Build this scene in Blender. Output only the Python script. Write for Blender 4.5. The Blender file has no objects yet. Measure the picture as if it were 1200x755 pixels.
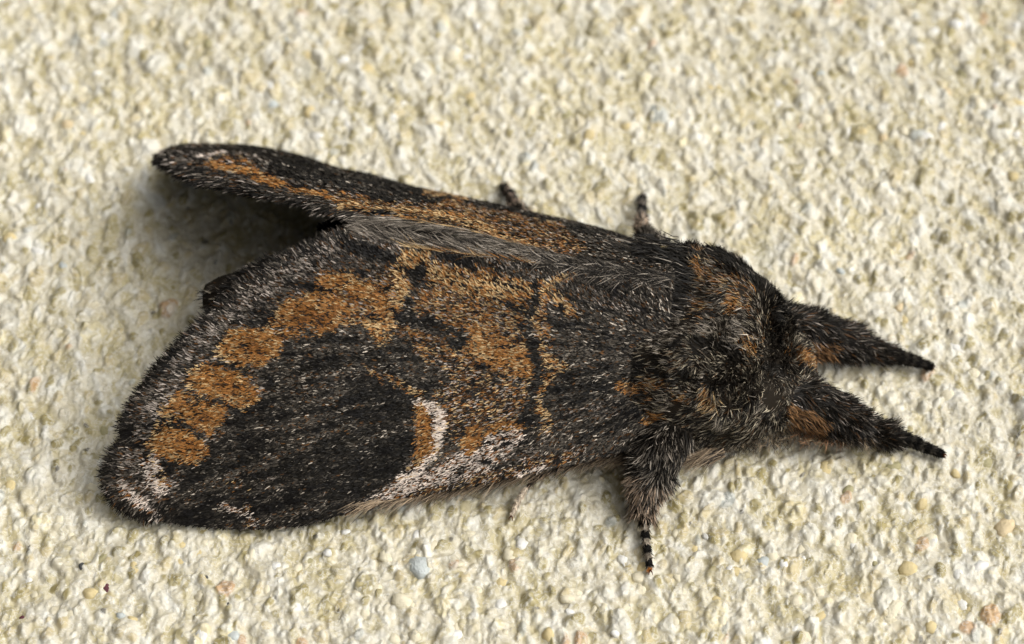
import bpy, math
import numpy as np
from mathutils import Matrix, Vector

rng = np.random.default_rng(7)
SC = bpy.context.scene
SC.unit_settings.scale_length = 0.01          # one unit is one centimetre (the moth is shown enlarged)

# ------------------------------------------------------------------ camera, light, exposure
# Working frame: wall plane z = 0, z out of the wall, x = up the wall (the moth climbs), y across.
# WORLD turns that frame upright: the wall stands vertical, x becomes world up.
WORLD = Matrix(((0, -1, 0, 0), (0, 0, -1, 0), (1, 0, 0, 0), (0, 0, 0, 1)))
TH = math.radians(35.0)
DIST = 26.0
W0, H0 = 1200.0, 755.0
FPX = DIST * 100.0
cs, sn = math.cos(TH), math.sin(TH)
CAM = np.array([0.0, -DIST * sn, DIST * cs])
RIGHT = np.array([1.0, 0, 0]); UP = np.array([0, cs, sn]); FWD = np.array([0, sn, -cs])

cd = bpy.data.cameras.new('camera')
cam = bpy.data.objects.new('camera', cd)
SC.collection.objects.link(cam)
cm = Matrix(((1, 0, 0, CAM[0]), (0, cs, -sn, CAM[1]), (0, sn, cs, CAM[2]), (0, 0, 0, 1)))
cam.matrix_world = WORLD @ cm
cd.sensor_width = 36.0
cd.lens = 36.0 * FPX / W0
cd.clip_start = 0.5
cd.clip_end = 500
cd.dof.use_dof = True
cd.dof.focus_distance = 24.2
cd.dof.aperture_fstop = 0.20
SC.camera = cam

SUNDIR = np.array([0.70, -0.06, 0.80]); SUNDIR /= np.linalg.norm(SUNDIR)     # toward the light, working frame
sw = (WORLD.to_3x3() @ Vector(SUNDIR)).normalized()
elev = math.asin(sw.z); azim = math.atan2(sw.x, sw.y)
wd = bpy.data.worlds.new('World'); SC.world = wd; wd.use_nodes = True
nt = wd.node_tree
bg = nt.nodes['Background']
sky = nt.nodes.new('ShaderNodeTexSky'); sky.sky_type = 'NISHITA'; sky.sun_disc = False
sky.sun_elevation = elev; sky.sun_rotation = azim
sky.dust_density = 4.0; sky.air_density = 1.0; sky.ozone_density = 1.0
hs = nt.nodes.new('ShaderNodeHueSaturation'); hs.inputs['Saturation'].default_value = 0.08     # thin cloud greys the sky
nt.links.new(sky.outputs[0], hs.inputs['Color']); nt.links.new(hs.outputs[0], bg.inputs[0]); bg.inputs[1].default_value = 0.15
sl = bpy.data.lights.new('sun', 'SUN'); sl.energy = 1.1; sl.angle = math.radians(42); sl.color = (1.0, 0.97, 0.90)
so = bpy.data.objects.new('sun', sl); SC.collection.objects.link(so)
so.rotation_euler = sw.to_track_quat('Z', 'Y').to_euler()
so.location = (0, -10, 20)
vs = SC.view_settings
vs.view_transform = 'Standard'; vs.look = 'None'; vs.gamma = 1.0; vs.use_curve_mapping = False
vs.exposure = 0.27
SC.cycles.max_bounces = 6; SC.cycles.diffuse_bounces = 3; SC.cycles.glossy_bounces = 2
SC.cycles.transparent_max_bounces = 4

# ------------------------------------------------------------------ picture geometry helpers
def P(u, v, z=0.0):
    """point at height z over the wall lying on the sight line of photo pixel (u, v)"""
    u = np.asarray(u, float); v = np.asarray(v, float); z = np.asarray(z, float)
    u, v, z = np.broadcast_arrays(u, v, z)
    d = FWD * FPX + RIGHT * (u - W0 / 2)[..., None] + UP * (H0 / 2 - v)[..., None]
    t = (z - CAM[2]) / d[..., 2]
    return CAM + d * t[..., None]
def proj(p):
    q = p - CAM
    dz = q @ FWD
    return W0 / 2 + FPX * (q @ RIGHT) / dz, H0 / 2 - FPX * (q @ UP) / dz
def unit(a):
    return a / np.maximum(np.linalg.norm(a, axis=-1, keepdims=True), 1e-9)

def hsh(i, j, k, s=0):
    n = (i.astype(np.int64) * 374761393 + j.astype(np.int64) * 668265263 + k.astype(np.int64) * 2147483647 + s * 974634777) & 0xffffffff
    n = ((n ^ (n >> 13)) * 1274126177) & 0xffffffff
    n = ((n ^ (n >> 16)) * 2246822519) & 0xffffffff
    return ((n ^ (n >> 15)) & 0xffffff) / float(0xffffff)
def vnoise(p, s=0):
    """smooth value noise, p (...,3) -> -1..1"""
    f = np.floor(p).astype(np.int64); r = p - f; r = r * r * (3 - 2 * r)
    o = 0
    for a in (0, 1):
        for b in (0, 1):
            for c in (0, 1):
                w = (r[..., 0] if a else 1 - r[..., 0]) * (r[..., 1] if b else 1 - r[..., 1]) * (r[..., 2] if c else 1 - r[..., 2])
                o = o + w * hsh(f[..., 0] + a, f[..., 1] + b, f[..., 2] + c, s)
    return o * 2 - 1
def n2(x, y, s=0):
    return vnoise(np.stack([x, y, np.zeros_like(x) + .5], -1), s)

# ------------------------------------------------------------------ materials
def mat_attr(name, rough=.5, spec=.4, bump=None, trans=0.0, sheen=0.0):
    m = bpy.data.materials.new(name); m.use_nodes = True
    n = m.node_tree; b = n.nodes['Principled BSDF']
    a = n.nodes.new('ShaderNodeAttribute'); a.attribute_name = 'Col'
    n.links.new(a.outputs['Color'], b.inputs['Base Color'])
    b.inputs['Roughness'].default_value = rough
    b.inputs['Specular IOR Level'].default_value = spec
    if sheen:
        b.inputs['Sheen Weight'].default_value = sheen
    if bump:
        tc = n.nodes.new('ShaderNodeTexCoord')
        no = n.nodes.new('ShaderNodeTexNoise'); no.inputs['Scale'].default_value = bump[0]; no.inputs['Detail'].default_value = 5
        bp = n.nodes.new('ShaderNodeBump'); bp.inputs['Strength'].default_value = bump[1]; bp.inputs['Distance'].default_value = bump[2]
        n.links.new(tc.outputs['Object'], no.inputs['Vector'])
        n.links.new(no.outputs['Fac'], bp.inputs['Height']); n.links.new(bp.outputs['Normal'], b.inputs['Normal'])
    return m
M_SCALE = mat_attr('wing_scales', .5, .12)
M_FUR = mat_attr('moth_fur', .5, .12)
M_SKIN = mat_attr('moth_skin', .8, .06)

# ------------------------------------------------------------------ mesh helpers
def make_mesh(name, V, F, col=None, mat=None, smooth=True):
    F = np.asarray(F, np.int32); V = np.asarray(V, np.float32)
    me = bpy.data.meshes.new(name)
    nf, k = F.shape
    me.vertices.add(len(V)); me.vertices.foreach_set('co', V.ravel())
    me.loops.add(nf * k); me.loops.foreach_set('vertex_index', F.ravel())
    me.polygons.add(nf); me.polygons.foreach_set('loop_start', np.arange(0, nf * k, k, dtype=np.int32))
    if smooth:
        me.polygons.foreach_set('use_smooth', np.ones(nf, dtype=bool))
    me.update(calc_edges=True)
    if col is not None:
        ca = me.color_attributes.new('Col', 'FLOAT_COLOR', 'POINT')
        c4 = np.ones((len(V), 4), np.float32); c4[:, :3] = col
        ca.data.foreach_set('color', c4.ravel())
    if mat: me.materials.append(mat)
    return me
def obj(name, me, parent=None, kind=None, label=None):
    o = bpy.data.objects.new(name, me); SC.collection.objects.link(o)
    if parent is not None: o.parent = parent
    if kind: o['kind'] = kind
    if label: o['label'] = label
    return o
def grid_faces(nu, nv, wrap=False):
    i, j = np.meshgrid(np.arange(nu - 1), np.arange(nv if wrap else nv - 1), indexing='ij')
    j2 = (j + 1) % nv
    return np.stack([i * nv + j, (i + 1) * nv + j, (i + 1) * nv + j2, i * nv + j2], -1).reshape(-1, 4)

def blades(root, d, nrm, length, width, col, tipcol=None, lift=.0, curl=.0, seg=2, prof=None, roll=.5, wob=.15):
    """many little curved ribbons (scales or hairs). d = direction, nrm = surface normal"""
    N = len(root)
    length = np.broadcast_to(length, (N,)); width = np.broadcast_to(width, (N,))
    d = unit(d); side = unit(np.cross(d, nrm)); up = unit(np.cross(side, d))
    a = rng.normal(0, 1, N) * roll
    s2 = side * np.cos(a)[:, None] + up * np.sin(a)[:, None]
    if prof is None: prof = np.linspace(1, .08, seg + 1)
    wv = rng.normal(0, wob, N)
    V = np.empty((N, seg + 1, 2, 3)); C = np.empty((N, seg + 1, 2, 3))
    for k in range(seg + 1):
        t = k / seg
        c = root + d * (length * t)[:, None] + up * (length * (lift * t + curl * t * t))[:, None] + side * (length * wv * t * t)[:, None]
        h = s2 * (width * prof[k] * .5)[:, None]
        V[:, k, 0] = c - h; V[:, k, 1] = c + h
        cc = col if tipcol is None else col * (1 - t ** 1.5) + tipcol * t ** 1.5
        C[:, k, 0] = cc; C[:, k, 1] = cc
    base = (np.arange(N) * (seg + 1) * 2)[:, None, None]
    q = np.array([[2 * k, 2 * k + 1, 2 * k + 3, 2 * k + 2] for k in range(seg)])[None]
    F = (base + q).reshape(-1, 4)
    return V.reshape(-1, 3), F, C.reshape(-1, 3)
def join(parts):
    V, F, C, n = [], [], [], 0
    for v, f, c in parts:
        V.append(v); F.append(f + n); C.append(c); n += len(v)
    return np.concatenate(V), np.concatenate(F), np.concatenate(C)

# ------------------------------------------------------------------ the wall
GY, GX = 0, 0
def cells(x, y, cell, s, prob, rmin, rmax, ax=1.0, ang=0.0):
    """domes scattered one per cell; returns height and the id-noise of the winning dome"""
    ca, sa = math.cos(ang), math.sin(ang)
    xr = (x * ca + y * sa) ; yr = (-x * sa + y * ca) / ax
    ci, cj = np.floor(xr / cell), np.floor(yr / cell)
    H = np.zeros_like(x); ID = np.zeros_like(x)
    for di in (-1, 0, 1):
        for dj in (-1, 0, 1):
            a, b = ci + di, cj + dj
            z0 = np.zeros_like(a)
            px = (a + hsh(a, b, z0, s)) * cell; py = (b + hsh(a, b, z0, s + 1)) * cell
            r = rmin + (rmax - rmin) * hsh(a, b, z0, s + 2) ** 1.6
            ok = hsh(a, b, z0, s + 3) < prob
            d2 = ((xr - px) ** 2 + (yr - py) ** 2) / r ** 2
            h = np.where(ok, r * np.sqrt(np.maximum(0, 1 - d2)), 0)
            w = h > H
            H = np.where(w, h, H); ID = np.where(w, hsh(a, b, z0, s + 4), ID)
    return H, ID
def wall_fields(x, y):
    wx = x + .07 * n2(x * 5, y * 5, 31) + .016 * n2(x * 14, y * 14, 33); wy = y + .07 * n2(x * 5, y * 5, 32) + .016 * n2(x * 14, y * 14, 34)
    g1, i1 = cells(wx, wy, .30, 11, .40, .06, .13, 1.3, -.35)
    g2, i2 = cells(wx, wy, .135, 21, .70, .03, .07, 1.4, -.35)
    g3, i3 = cells(wx, wy, .075, 41, .75, .016, .034, 1.3, -.3)
    # slanting trowel streaks and lumps of the binder
    sa = math.radians(-66)
    a = wx * math.cos(sa) + wy * math.sin(sa); b = -wx * math.sin(sa) + wy * math.cos(sa)
    st = n2(a * 2.6, b * 5.2, 51) * .7 + n2(a * 5.0, b * 10, 52) * .6
    lum = n2(x * 1.1, y * 1.1, 53) * .035
    crink = (.5 - np.abs(n2(wx * 9, wy * 9, 58))) * .032 + (.5 - np.abs(n2(wx * 19, wy * 19, 59))) * .026
    fine = n2(x * 30, y * 30, 54) * .009 + n2(x * 13, y * 13, 57) * .02
    h = lum + st * .062 + (g1 * .50 + g2 * .60 + g3 * .5) + crink * .6 + fine * .8
    # colour: cream binder, honey and olive sand, a few grey, pink and rusty grains
    cream = np.array([.58, .535, .43]); honey = np.array([.53, .44, .25]); olive = np.array([.36, .30, .125])
    grey = np.array([.44, .47, .47]); white = np.array([.77, .76, .72]); rust = np.array([.50, .28, .13])
    C = np.broadcast_to(cream, x.shape + (3,)).copy()
    def mix(C, c, f): return C * (1 - f[..., None]) + c * f[..., None]
    sand = np.clip(n2(x * 4.3, y * 3.4, 61) * .9 + n2(a * 5, b * 11, 62) * 1.0 + .22 + .10 * np.clip(y / 4, -1, 1) - (st * .5), 0, 1)
    C = mix(C, olive * 1.15, np.clip(sand * .9, 0, .6))
    C = mix(C, honey, np.clip(n2(x * 9, y * 9, 63) * .8 - .15, 0, .4))
    C = mix(C, white, np.clip(n2(a * 6, b * 14, 64) * 1.1 + st * .6 - .15, 0, .85))
    C = mix(C, grey, np.clip(n2(x * 2.3, y * 2.3, 65) * 1.2 - .7, 0, .3))
    e1 = np.clip(g1 / .05, 0, 1)
    for lo, hi, c, k in ((.0, .12, honey, .75), (.12, .22, olive, .7), (.22, .36, np.array([.70, .62, .40]), .8), (.36, .40, grey, .8), (.40, .43, rust, .7), (.43, .62, white, .6), (.62, .75, olive, .6)):
        C = mix(C, c, ((i1 >= lo) & (i1 < hi)) * e1 * k)
    e2 = np.clip(g2 / .03, 0, 1)
    for lo, hi, c, k in ((.0, .16, honey, .75), (.16, .44, olive * .9, .9), (.44, .46, grey, .6), (.46, .467, rust, .6), (.6, .85, white, .5)):
        C = mix(C, c, ((i2 >= lo) & (i2 < hi)) * e2 * k)
    e3 = np.clip(g3 / .012, 0, 1)
    C = mix(C, np.array([.05, .045, .04]), (i3 > .993) * e3 * .8)
    C = mix(C, white, (i3 < .25) * e3 * .5)
    pale_web = np.clip(1 - np.abs(n2(wx * 11, wy * 8, 67)) / .09, 0, 1) + np.clip(1 - np.abs(n2(wx * 21, wy * 15, 68)) / .12, 0, 1) * .6  # web of thin pale lines along the noise ridges
    C = mix(C, np.array([.90, .88, .82]), np.clip(pale_web, 0, 1) * .38 * np.clip(.6 + n2(x * 2, y * 2, 69), 0, 1))
    C *= .94 * np.array([1.0, .985, .92]) * (1 + .08 * n2(x * .7, y * .7, 66))[..., None]
    return h, C
def axis(lo, hi, fine, out, coarse):
    a = np.arange(lo, hi, fine); l = []; s = fine; x = lo
    while x > -out:
        s = min(s * 1.12, coarse); x -= s; l.append(x)
    r = []; s = fine; x = a[-1]
    while x < out:
        s = min(s * 1.12, coarse); x += s; r.append(x)
    return np.array(l[::-1] + list(a) + r)
ax_x = axis(-6.9, 6.9, .0145, 13, .07)
ax_y = axis(-4.9, 5.6, .0155, 13, .07)
GXX, GYY = np.meshgrid(ax_x, ax_y, indexing='ij')
HW, CW = wall_fields(GXX, GYY)
def wall_h(x, y):
    return wall_fields(np.asarray(x, float), np.asarray(y, float))[0]
M_WALL = mat_attr('stucco', .62, .5, bump=(26, .5, .02))
n_ = M_WALL.node_tree; b_ = n_.nodes['Principled BSDF']
# thin whitish raised lines along noise ridges, finer than the mesh
t2 = n_.nodes.new('ShaderNodeTexCoord'); nf = n_.nodes.new('ShaderNodeTexNoise'); nf.inputs['Scale'].default_value = 11; nf.inputs['Detail'].default_value = 2.5; nf.inputs['Distortion'].default_value = .4
n_.links.new(t2.outputs['Object'], nf.inputs['Vector'])
sb = n_.nodes.new('ShaderNodeMath'); sb.operation = 'SUBTRACT'; sb.inputs[1].default_value = .5; n_.links.new(nf.outputs['Fac'], sb.inputs[0])
ab = n_.nodes.new('ShaderNodeMath'); ab.operation = 'ABSOLUTE'; n_.links.new(sb.outputs[0], ab.inputs[0])
mr = n_.nodes.new('ShaderNodeMapRange'); mr.inputs[1].default_value = 0; mr.inputs[2].default_value = .035; mr.inputs[3].default_value = .5; mr.inputs[4].default_value = 0
n_.links.new(ab.outputs[0], mr.inputs[0])
mc = n_.nodes.new('ShaderNodeMix'); mc.data_type = 'RGBA'; mc.inputs[7].default_value = (.80, .785, .74, 1)
at_ = [x for x in n_.nodes if x.type == 'ATTRIBUTE'][0]
n_.links.new(mr.outputs[0], mc.inputs[0]); n_.links.new(at_.outputs['Color'], mc.inputs[6]); n_.links.new(mc.outputs[2], b_.inputs['Base Color'])
b3 = n_.nodes.new('ShaderNodeBump'); b3.inputs['Strength'].default_value = .45; b3.inputs['Distance'].default_value = .02; n_.links.new(mr.outputs[0], b3.inputs['Height'])
# crisp gritty relief finer than the mesh, and scattered sparkle of crystal faces
tc_ = n_.nodes.new('ShaderNodeTexCoord'); vo = n_.nodes.new('ShaderNodeTexVoronoi'); vo.inputs['Scale'].default_value = 17; vo.inputs['Randomness'].default_value = 1
nz = n_.nodes.new('ShaderNodeTexNoise'); nz.inputs['Scale'].default_value = 9; nz.inputs['Detail'].default_value = 3
ad = n_.nodes.new('ShaderNodeMix'); ad.data_type = 'VECTOR'; ad.inputs['Factor'].default_value = .12
n_.links.new(tc_.outputs['Object'], nz.inputs['Vector']); n_.links.new(tc_.outputs['Object'], ad.inputs[4]); n_.links.new(nz.outputs['Color'], ad.inputs[5])
n_.links.new(ad.outputs[1], vo.inputs['Vector'])
b2 = n_.nodes.new('ShaderNodeBump'); b2.inputs['Strength'].default_value = .25; b2.inputs['Distance'].default_value = .028; b2.invert = True
n_.links.new(vo.outputs['Distance'], b2.inputs['Height'])
old = [x for x in n_.nodes if x.type == 'BUMP' and x != b2][0]
n_.links.new(old.outputs['Normal'], b3.inputs['Normal']); n_.links.new(b3.outputs['Normal'], b2.inputs['Normal']); n_.links.new(b2.outputs['Normal'], b_.inputs['Normal'])
rg = n_.nodes.new('ShaderNodeMapRange'); rg.inputs[1].default_value = .35; rg.inputs[2].default_value = .65; rg.inputs[3].default_value = .18; rg.inputs[4].default_value = .6
n_.links.new(nz.outputs['Fac'], rg.inputs[0]); n_.links.new(rg.outputs[0], b_.inputs['Roughness'])

wall = obj('wall', make_mesh('wall', np.stack([GXX, GYY, HW], -1).reshape(-1, 3), grid_faces(len(ax_x), len(ax_y)), CW.reshape(-1, 3), M_WALL))
wall['kind'] = 'structure'; wall['label'] = 'cream stucco wall with coarse sandy plaster'
wall.matrix_world = WORLD

# larger sand grains standing proud of the plaster, each a pebble of its own
def grain_mesh(name, seed, col, squash):
    import bmesh
    bm = bmesh.new(); bmesh.ops.create_icosphere(bm, subdivisions=2, radius=1.0)
    V = np.array([v.co[:] for v in bm.verts])
    r = 1 + .30 * vnoise(V * 1.3 + seed * 9.1, 71) + .16 * vnoise(V * 3.1 + seed * 5.3, 72)
    V = V * r[:, None] * np.array(squash)
    F = np.array([[v.index for v in f.verts] for f in bm.faces]); bm.free()
    c = np.array(col)[None] * (1 + .14 * vnoise(V * 2.5 + seed, 73))[:, None]
    return make_mesh(name, V, F, c, M_GRAIN)
M_GRAIN = mat_attr('sand_grain', .38, .5, bump=(7, .35, .12))
pal = {'honey': (.64, .52, .27), 'cream': (.74, .67, .49), 'olive': (.38, .34, .18), 'grey': (.50, .53, .51), 'rust': (.66, .53, .32), 'white': (.80, .78, .72),
       'garnet': (.10, .02, .03), 'slate': (.05, .05, .05)}
gm = {k: [grain_mesh('grain_' + k, 3 * i + len(k), c, (1, .82 + .1 * i, .8)) for i in range(3)] for k, c in pal.items()}
placed = [(125, 688, 6, 'garnet'), (96, 664, 4.5, 'slate'), (242, 678, 3.5, 'slate'), (26, 722, 4, 'garnet'), (268, 708, 6, 'slate'), (321, 122, 10, 'grey'), (962, 88, 7, 'grey'),
          (212, 657, 9, 'honey'), (968, 546, 10, 'honey'), (1057, 358, 9, 'rust'), (1080, 588, 9, 'honey'), (1063, 668, 11, 'honey'), (1048, 714, 17, 'cream'),
          (1178, 617, 14, 'rust'), (1000, 632, 16, 'cream'), (1047, 545, 9, 'olive'), (995, 575, 8, 'olive'), (1192, 122, 11, 'honey'), (1188, 205, 9, 'honey'),
          (1110, 460, 11, 'cream'), (1110, 105, 8, 'rust'), (1035, 158, 8, 'rust'), (80, 147, 9, 'rust'), (74, 312, 6, 'grey'), (945, 748, 12, 'cream'),
          (1085, 160, 9, 'white'), (1016, 22, 8, 'honey'), (1160, 32, 9, 'olive'), (1130, 85, 9, 'olive'), (492, 664, 16, 'grey'), (470, 705, 11, 'cream'),
          (664, 700, 9, 'cream'), (598, 648, 10, 'cream'), (1060, 372, 8, 'honey'), (985, 318, 6, 'grey'), (560, 30, 8, 'white'), (270, 745, 11, 'grey'),
          (1160, 300, 8, 'cream'), (1090, 630, 9, 'cream'), (1148, 665, 10, 'white'), (905, 650, 8, 'cream'), (840, 700, 9, 'honey'), (1005, 480, 8, 'cream')]
for i in range(257):
    u, v = rng.uniform(5, 1195), rng.uniform(5, 750)
    if 110 < u < 1110 and 170 < v < 620 and rng.random() < .9:
        u = rng.uniform(5, 1195); v = rng.choice([rng.uniform(5, 165), rng.uniform(622, 750)])
    placed.append((u, v, rng.uniform(4.5, 10.5), rng.choice(['honey', 'cream', 'cream', 'white', 'olive', 'cream', 'honey', 'rust', 'grey'], p=[.17, .19, .19, .24, .1, .1, .0, .0, .01])))
pg = np.array([P(u, v, 0.03) for u, v, r, c in placed]); hg = wall_h(pg[:, 0], pg[:, 1])
for (u, v, r, c), p, h in zip(placed, pg, hg):
    o = obj('grain', gm[c][rng.integers(3)], wall)
    r = r / 100
    o.location = (p[0], p[1], h - .45 * r)
    o.rotation_euler = (rng.uniform(-.4, .4), rng.uniform(-.4, .4), rng.uniform(0, 6.28))
    s = rng.uniform(.85, 1.15)
    o.scale = (r * s, r / s, r * rng.uniform(.7, 1.0))

# ------------------------------------------------------------------ the moth: shape of the roof of folded wings
A0 = P(157., 388., 0.); A1 = P(850., 452., 0.)
AX = unit(A1 - A0); AY = np.array([-AX[1], AX[0], 0.]); AO = P(400., 412., 0.)
def to_m(p):
    q = p - AO
    return q @ AX, q @ AY, q[..., 2]
def from_m(xm, ym, z):
    return AO + AX * np.asarray(xm)[..., None] + AY * np.asarray(ym)[..., None] + np.array([0, 0, 1.]) * np.asarray(z)[..., None]
BASE = from_m(np.array(.8), np.array(0.), np.array(0.))
kx = np.array([-3.2, -2.6, -1.5, 0, 1.5, 3.0, 3.8, 4.6])
def RW(x): return np.interp(x, kx, [2.40, 2.46, 2.50, 2.42, 2.05, 1.60, 1.25, 1.0])
def RZ(x): return np.interp(x, kx, [.28, .22, .20, .22, .32, .50, .65, .7])
def RH(x): return np.interp(x, kx, [2.50, 2.52, 2.55, 2.52, 2.36, 2.08, 1.95, 1.8])
def roof(xm, ym):
    w, zc, h = RW(xm), RZ(xm), RH(xm)
    t = 1 - np.abs(ym) / w
    g = np.where(t > 0, 1 - np.abs(1 - t) ** 1.22, 1.22 * t)
    z = zc + (h - zc) * g
    # gentle relief: folds along the veins
    rad = np.arctan2(np.abs(ym) + .35, (4.4 - xm))
    return z + .026 * np.sin(rad * 46) * np.clip(t * 4, 0, 1) * np.clip((3.2 - xm) / 3, 0, 1) + .03 * np.sin(xm * 1.7 + np.abs(ym) * 2)
def hit(u, v):
    u = np.asarray(u, float); v = np.asarray(v, float)
    zs = np.linspace(3.2, -1.0, 90)
    best = np.full(u.shape, np.nan); pz = None; pg_ = None
    for z in zs:
        p = P(u, v, z); xm, ym, _ = to_m(p); g = z - roof(xm, ym)
        if pz is not None:
            cr = np.isnan(best) & (g <= 0) & (pg_ > 0)
            best = np.where(cr, pz + (z - pz) * pg_ / (pg_ - g + 1e-12), best)
        pz, pg_ = z, g
    best = np.where(np.isnan(best), .1, best)
    return P(u, v, best)

# outline of the near forewing in the photograph
TERM = np.array([(406, 275), (368, 290), (332, 309), (292, 335), (254, 367), (217, 403), (187, 435), (163, 468), (146, 500), (151, 517), (134, 533), (126, 556), (132, 580), (152, 596), (182, 606)], float)
COSTA = np.array([(182, 606), (212, 613), (258, 618), (305, 619), (350, 616), (410, 600), (470, 583), (560, 567), (640, 549), (700, 536), (770, 515)], float)
INNER = np.array([(402, 268), (500, 284), (600, 297), (700, 312), (790, 332)], float)
def resample(p, n):
    d = np.r_[0, np.cumsum(np.linalg.norm(np.diff(p, axis=0), axis=1))]
    t = np.linspace(0, d[-1], n)
    return np.stack([np.interp(t, d, p[:, k]) for k in range(p.shape[1])], -1)
def inpoly(u, v, poly):
    poly = np.asarray(poly, float); r = np.zeros(u.shape, bool); n = len(poly)
    for i in range(n):
        x1, y1 = poly[i]; x2, y2 = poly[(i + 1) % n]
        c = ((y1 > v) != (y2 > v)) & (u < (x2 - x1) * (v - y1) / (y2 - y1 + 1e-9) + x1)
        r ^= c
    return r
WING_POLY = np.concatenate([TERM, COSTA[1:], INNER[::-1][:-1]])

# ------------------------------------------------------------------ wing pattern (pigment classes over the wing)
CHAR, BLACK, GREY, ORANGE, TAN, PALE, RUSTMIX, SPECK, GREYHAIR, DARKBR, THX, PINK, GREYP, CORE = range(14)
UU, VV = np.meshgrid(np.arange(1200.), np.arange(755.))
PAT = np.full(UU.shape, GREY, np.int8)
WU = UU + 5 * n2(UU / 22, VV / 22, 81) + 3 * n2(UU / 8, VV / 8, 83); WV = VV + 5 * n2(UU / 22, VV / 22, 82) + 3 * n2(UU / 8, VV / 8, 84)
def box_of(pts, pad):
    p = np.asarray(pts, float); a = np.maximum(np.floor(p.min(0) - pad), 0).astype(int); b = np.ceil(p.max(0) + pad).astype(int)
    return slice(a[1], b[1]), slice(a[0], b[0])
def blob(c, pts, P_=None, grow=1.0):
    if grow != 1.0:
        pts = np.asarray(pts, float); pts = pts.mean(0) + (pts - pts.mean(0)) * grow
    M = PAT if P_ is None else P_
    s = box_of(pts, 12); m = inpoly(WU[s], WV[s], pts); M[s][m] = c
def stroke(c, pts, r, P_=None):
    M = PAT if P_ is None else P_
    pts = np.asarray(pts, float); s = box_of(pts, 14 + np.max(r)); u, v = WU[s], WV[s]
    rr = np.broadcast_to(r, (len(pts),)).astype(float); m = np.zeros(u.shape, bool)
    for i in range(len(pts) - 1):
        a, b = pts[i], pts[i + 1]; ab = b - a; L = ab @ ab + 1e-9
        t = np.clip(((u - a[0]) * ab[0] + (v - a[1]) * ab[1]) / L, 0, 1)
        m |= np.hypot(u - a[0] - t * ab[0], v - a[1] - t * ab[1]) < rr[i] * (1 - t) + rr[i + 1] * t
    M[s][m] = c
# base third, charcoal with pale flecks
blob(CHAR, [(630, 300), (800, 320), (820, 540), (640, 560), (620, 480), (640, 430), (625, 370)])
# rust-brown middle field
blob(RUSTMIX, [(480, 300), (600, 325), (645, 350), (640, 400), (645, 440), (610, 500), (540, 520), (520, 480), (500, 430), (480, 390), (400, 400), (330, 400), (310, 375), (350, 330), (400, 305)])
blob(GREY, [(400, 275), (470, 290), (480, 300), (450, 320), (410, 330), (370, 330), (360, 305)])
blob(RUSTMIX, [(480, 300), (645, 335), (650, 440), (600, 470), (500, 440)])
blob(TAN, [(508, 306), (545, 322), (590, 330), (628, 338), (622, 352), (590, 350), (545, 345), (520, 335), (502, 322)])
blob(RUSTMIX, [(500, 340), (560, 345), (625, 360), (622, 390), (560, 400), (500, 370)])
blob(SPECK, [(505, 400), (560, 430), (600, 445), (615, 500), (540, 520), (525, 480), (515, 455)])
blob(ORANGE, [(560, 385), (600, 395), (632, 420), (638, 436), (612, 442), (580, 430), (555, 410), (530, 398), (535, 385)])
stroke(ORANGE, [(560, 390), (600, 415), (625, 436)], [9, 13, 8])
# large black discal field, greyer towards the top
blob(BLACK, [(335, 400), (400, 384), (450, 392), (500, 428), (518, 455), (500, 470), (488, 478), (486, 520), (470, 550), (440, 575), (412, 596), (350, 618), (210, 622), (190, 600), (205, 575), (228, 545), (262, 505), (312, 470), (310, 440)])
blob(CHAR, [(335, 400), (400, 384), (450, 392), (520, 430), (530, 452), (470, 450), (400, 445), (330, 440), (312, 425)])
stroke(CHAR, [(330, 425), (440, 405), (500, 438)], [20, 28, 14])
blob(CHAR, [(300, 470), (400, 455), (440, 480), (400, 510), (260, 520), (250, 500)])
# dark grey-brown flecked bands along the lower edge
stroke(GREY, [(225, 560), (300, 552), (380, 575)], [6, 7, 6])
stroke(CHAR, [(200, 585), (300, 590), (380, 590)], [10, 8, 7])
stroke(BLACK, [(215, 568), (330, 566), (420, 560)], 4)
stroke(SPECK, [(278, 566), (296, 585), (288, 600), (300, 616)], [5, 6, 5, 4])
for k_, (p0, p1) in enumerate((((215, 560), (455, 495)), ((235, 585), (450, 530)), ((250, 530), (470, 470)), ((270, 500), (480, 452)), ((300, 470), (470, 432)), ((320, 440), (450, 412)), ((260, 606), (430, 562)))):
    p0 = np.array(p0, float); p1 = np.array(p1, float)
    stroke(BLACK, [p0, (p0 + p1) / 2 + (0, 3), p1], [3, 5, 6]); stroke(CHAR, [p0 + (10, 9), (p0 + p1) / 2 + (-10, 12)], [3, 1.5])
# marginal grey field
stroke(GREYP, [(390, 292), (330, 325), (285, 362), (240, 402), (205, 445), (180, 485), (160, 530), (150, 562), (165, 588)], [9, 12, 14, 15, 13, 11, 10, 10, 8])
stroke(GREY, [(395, 310), (340, 345), (300, 372), (258, 402), (226, 432)], [10, 9, 8, 6, 5])
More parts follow.
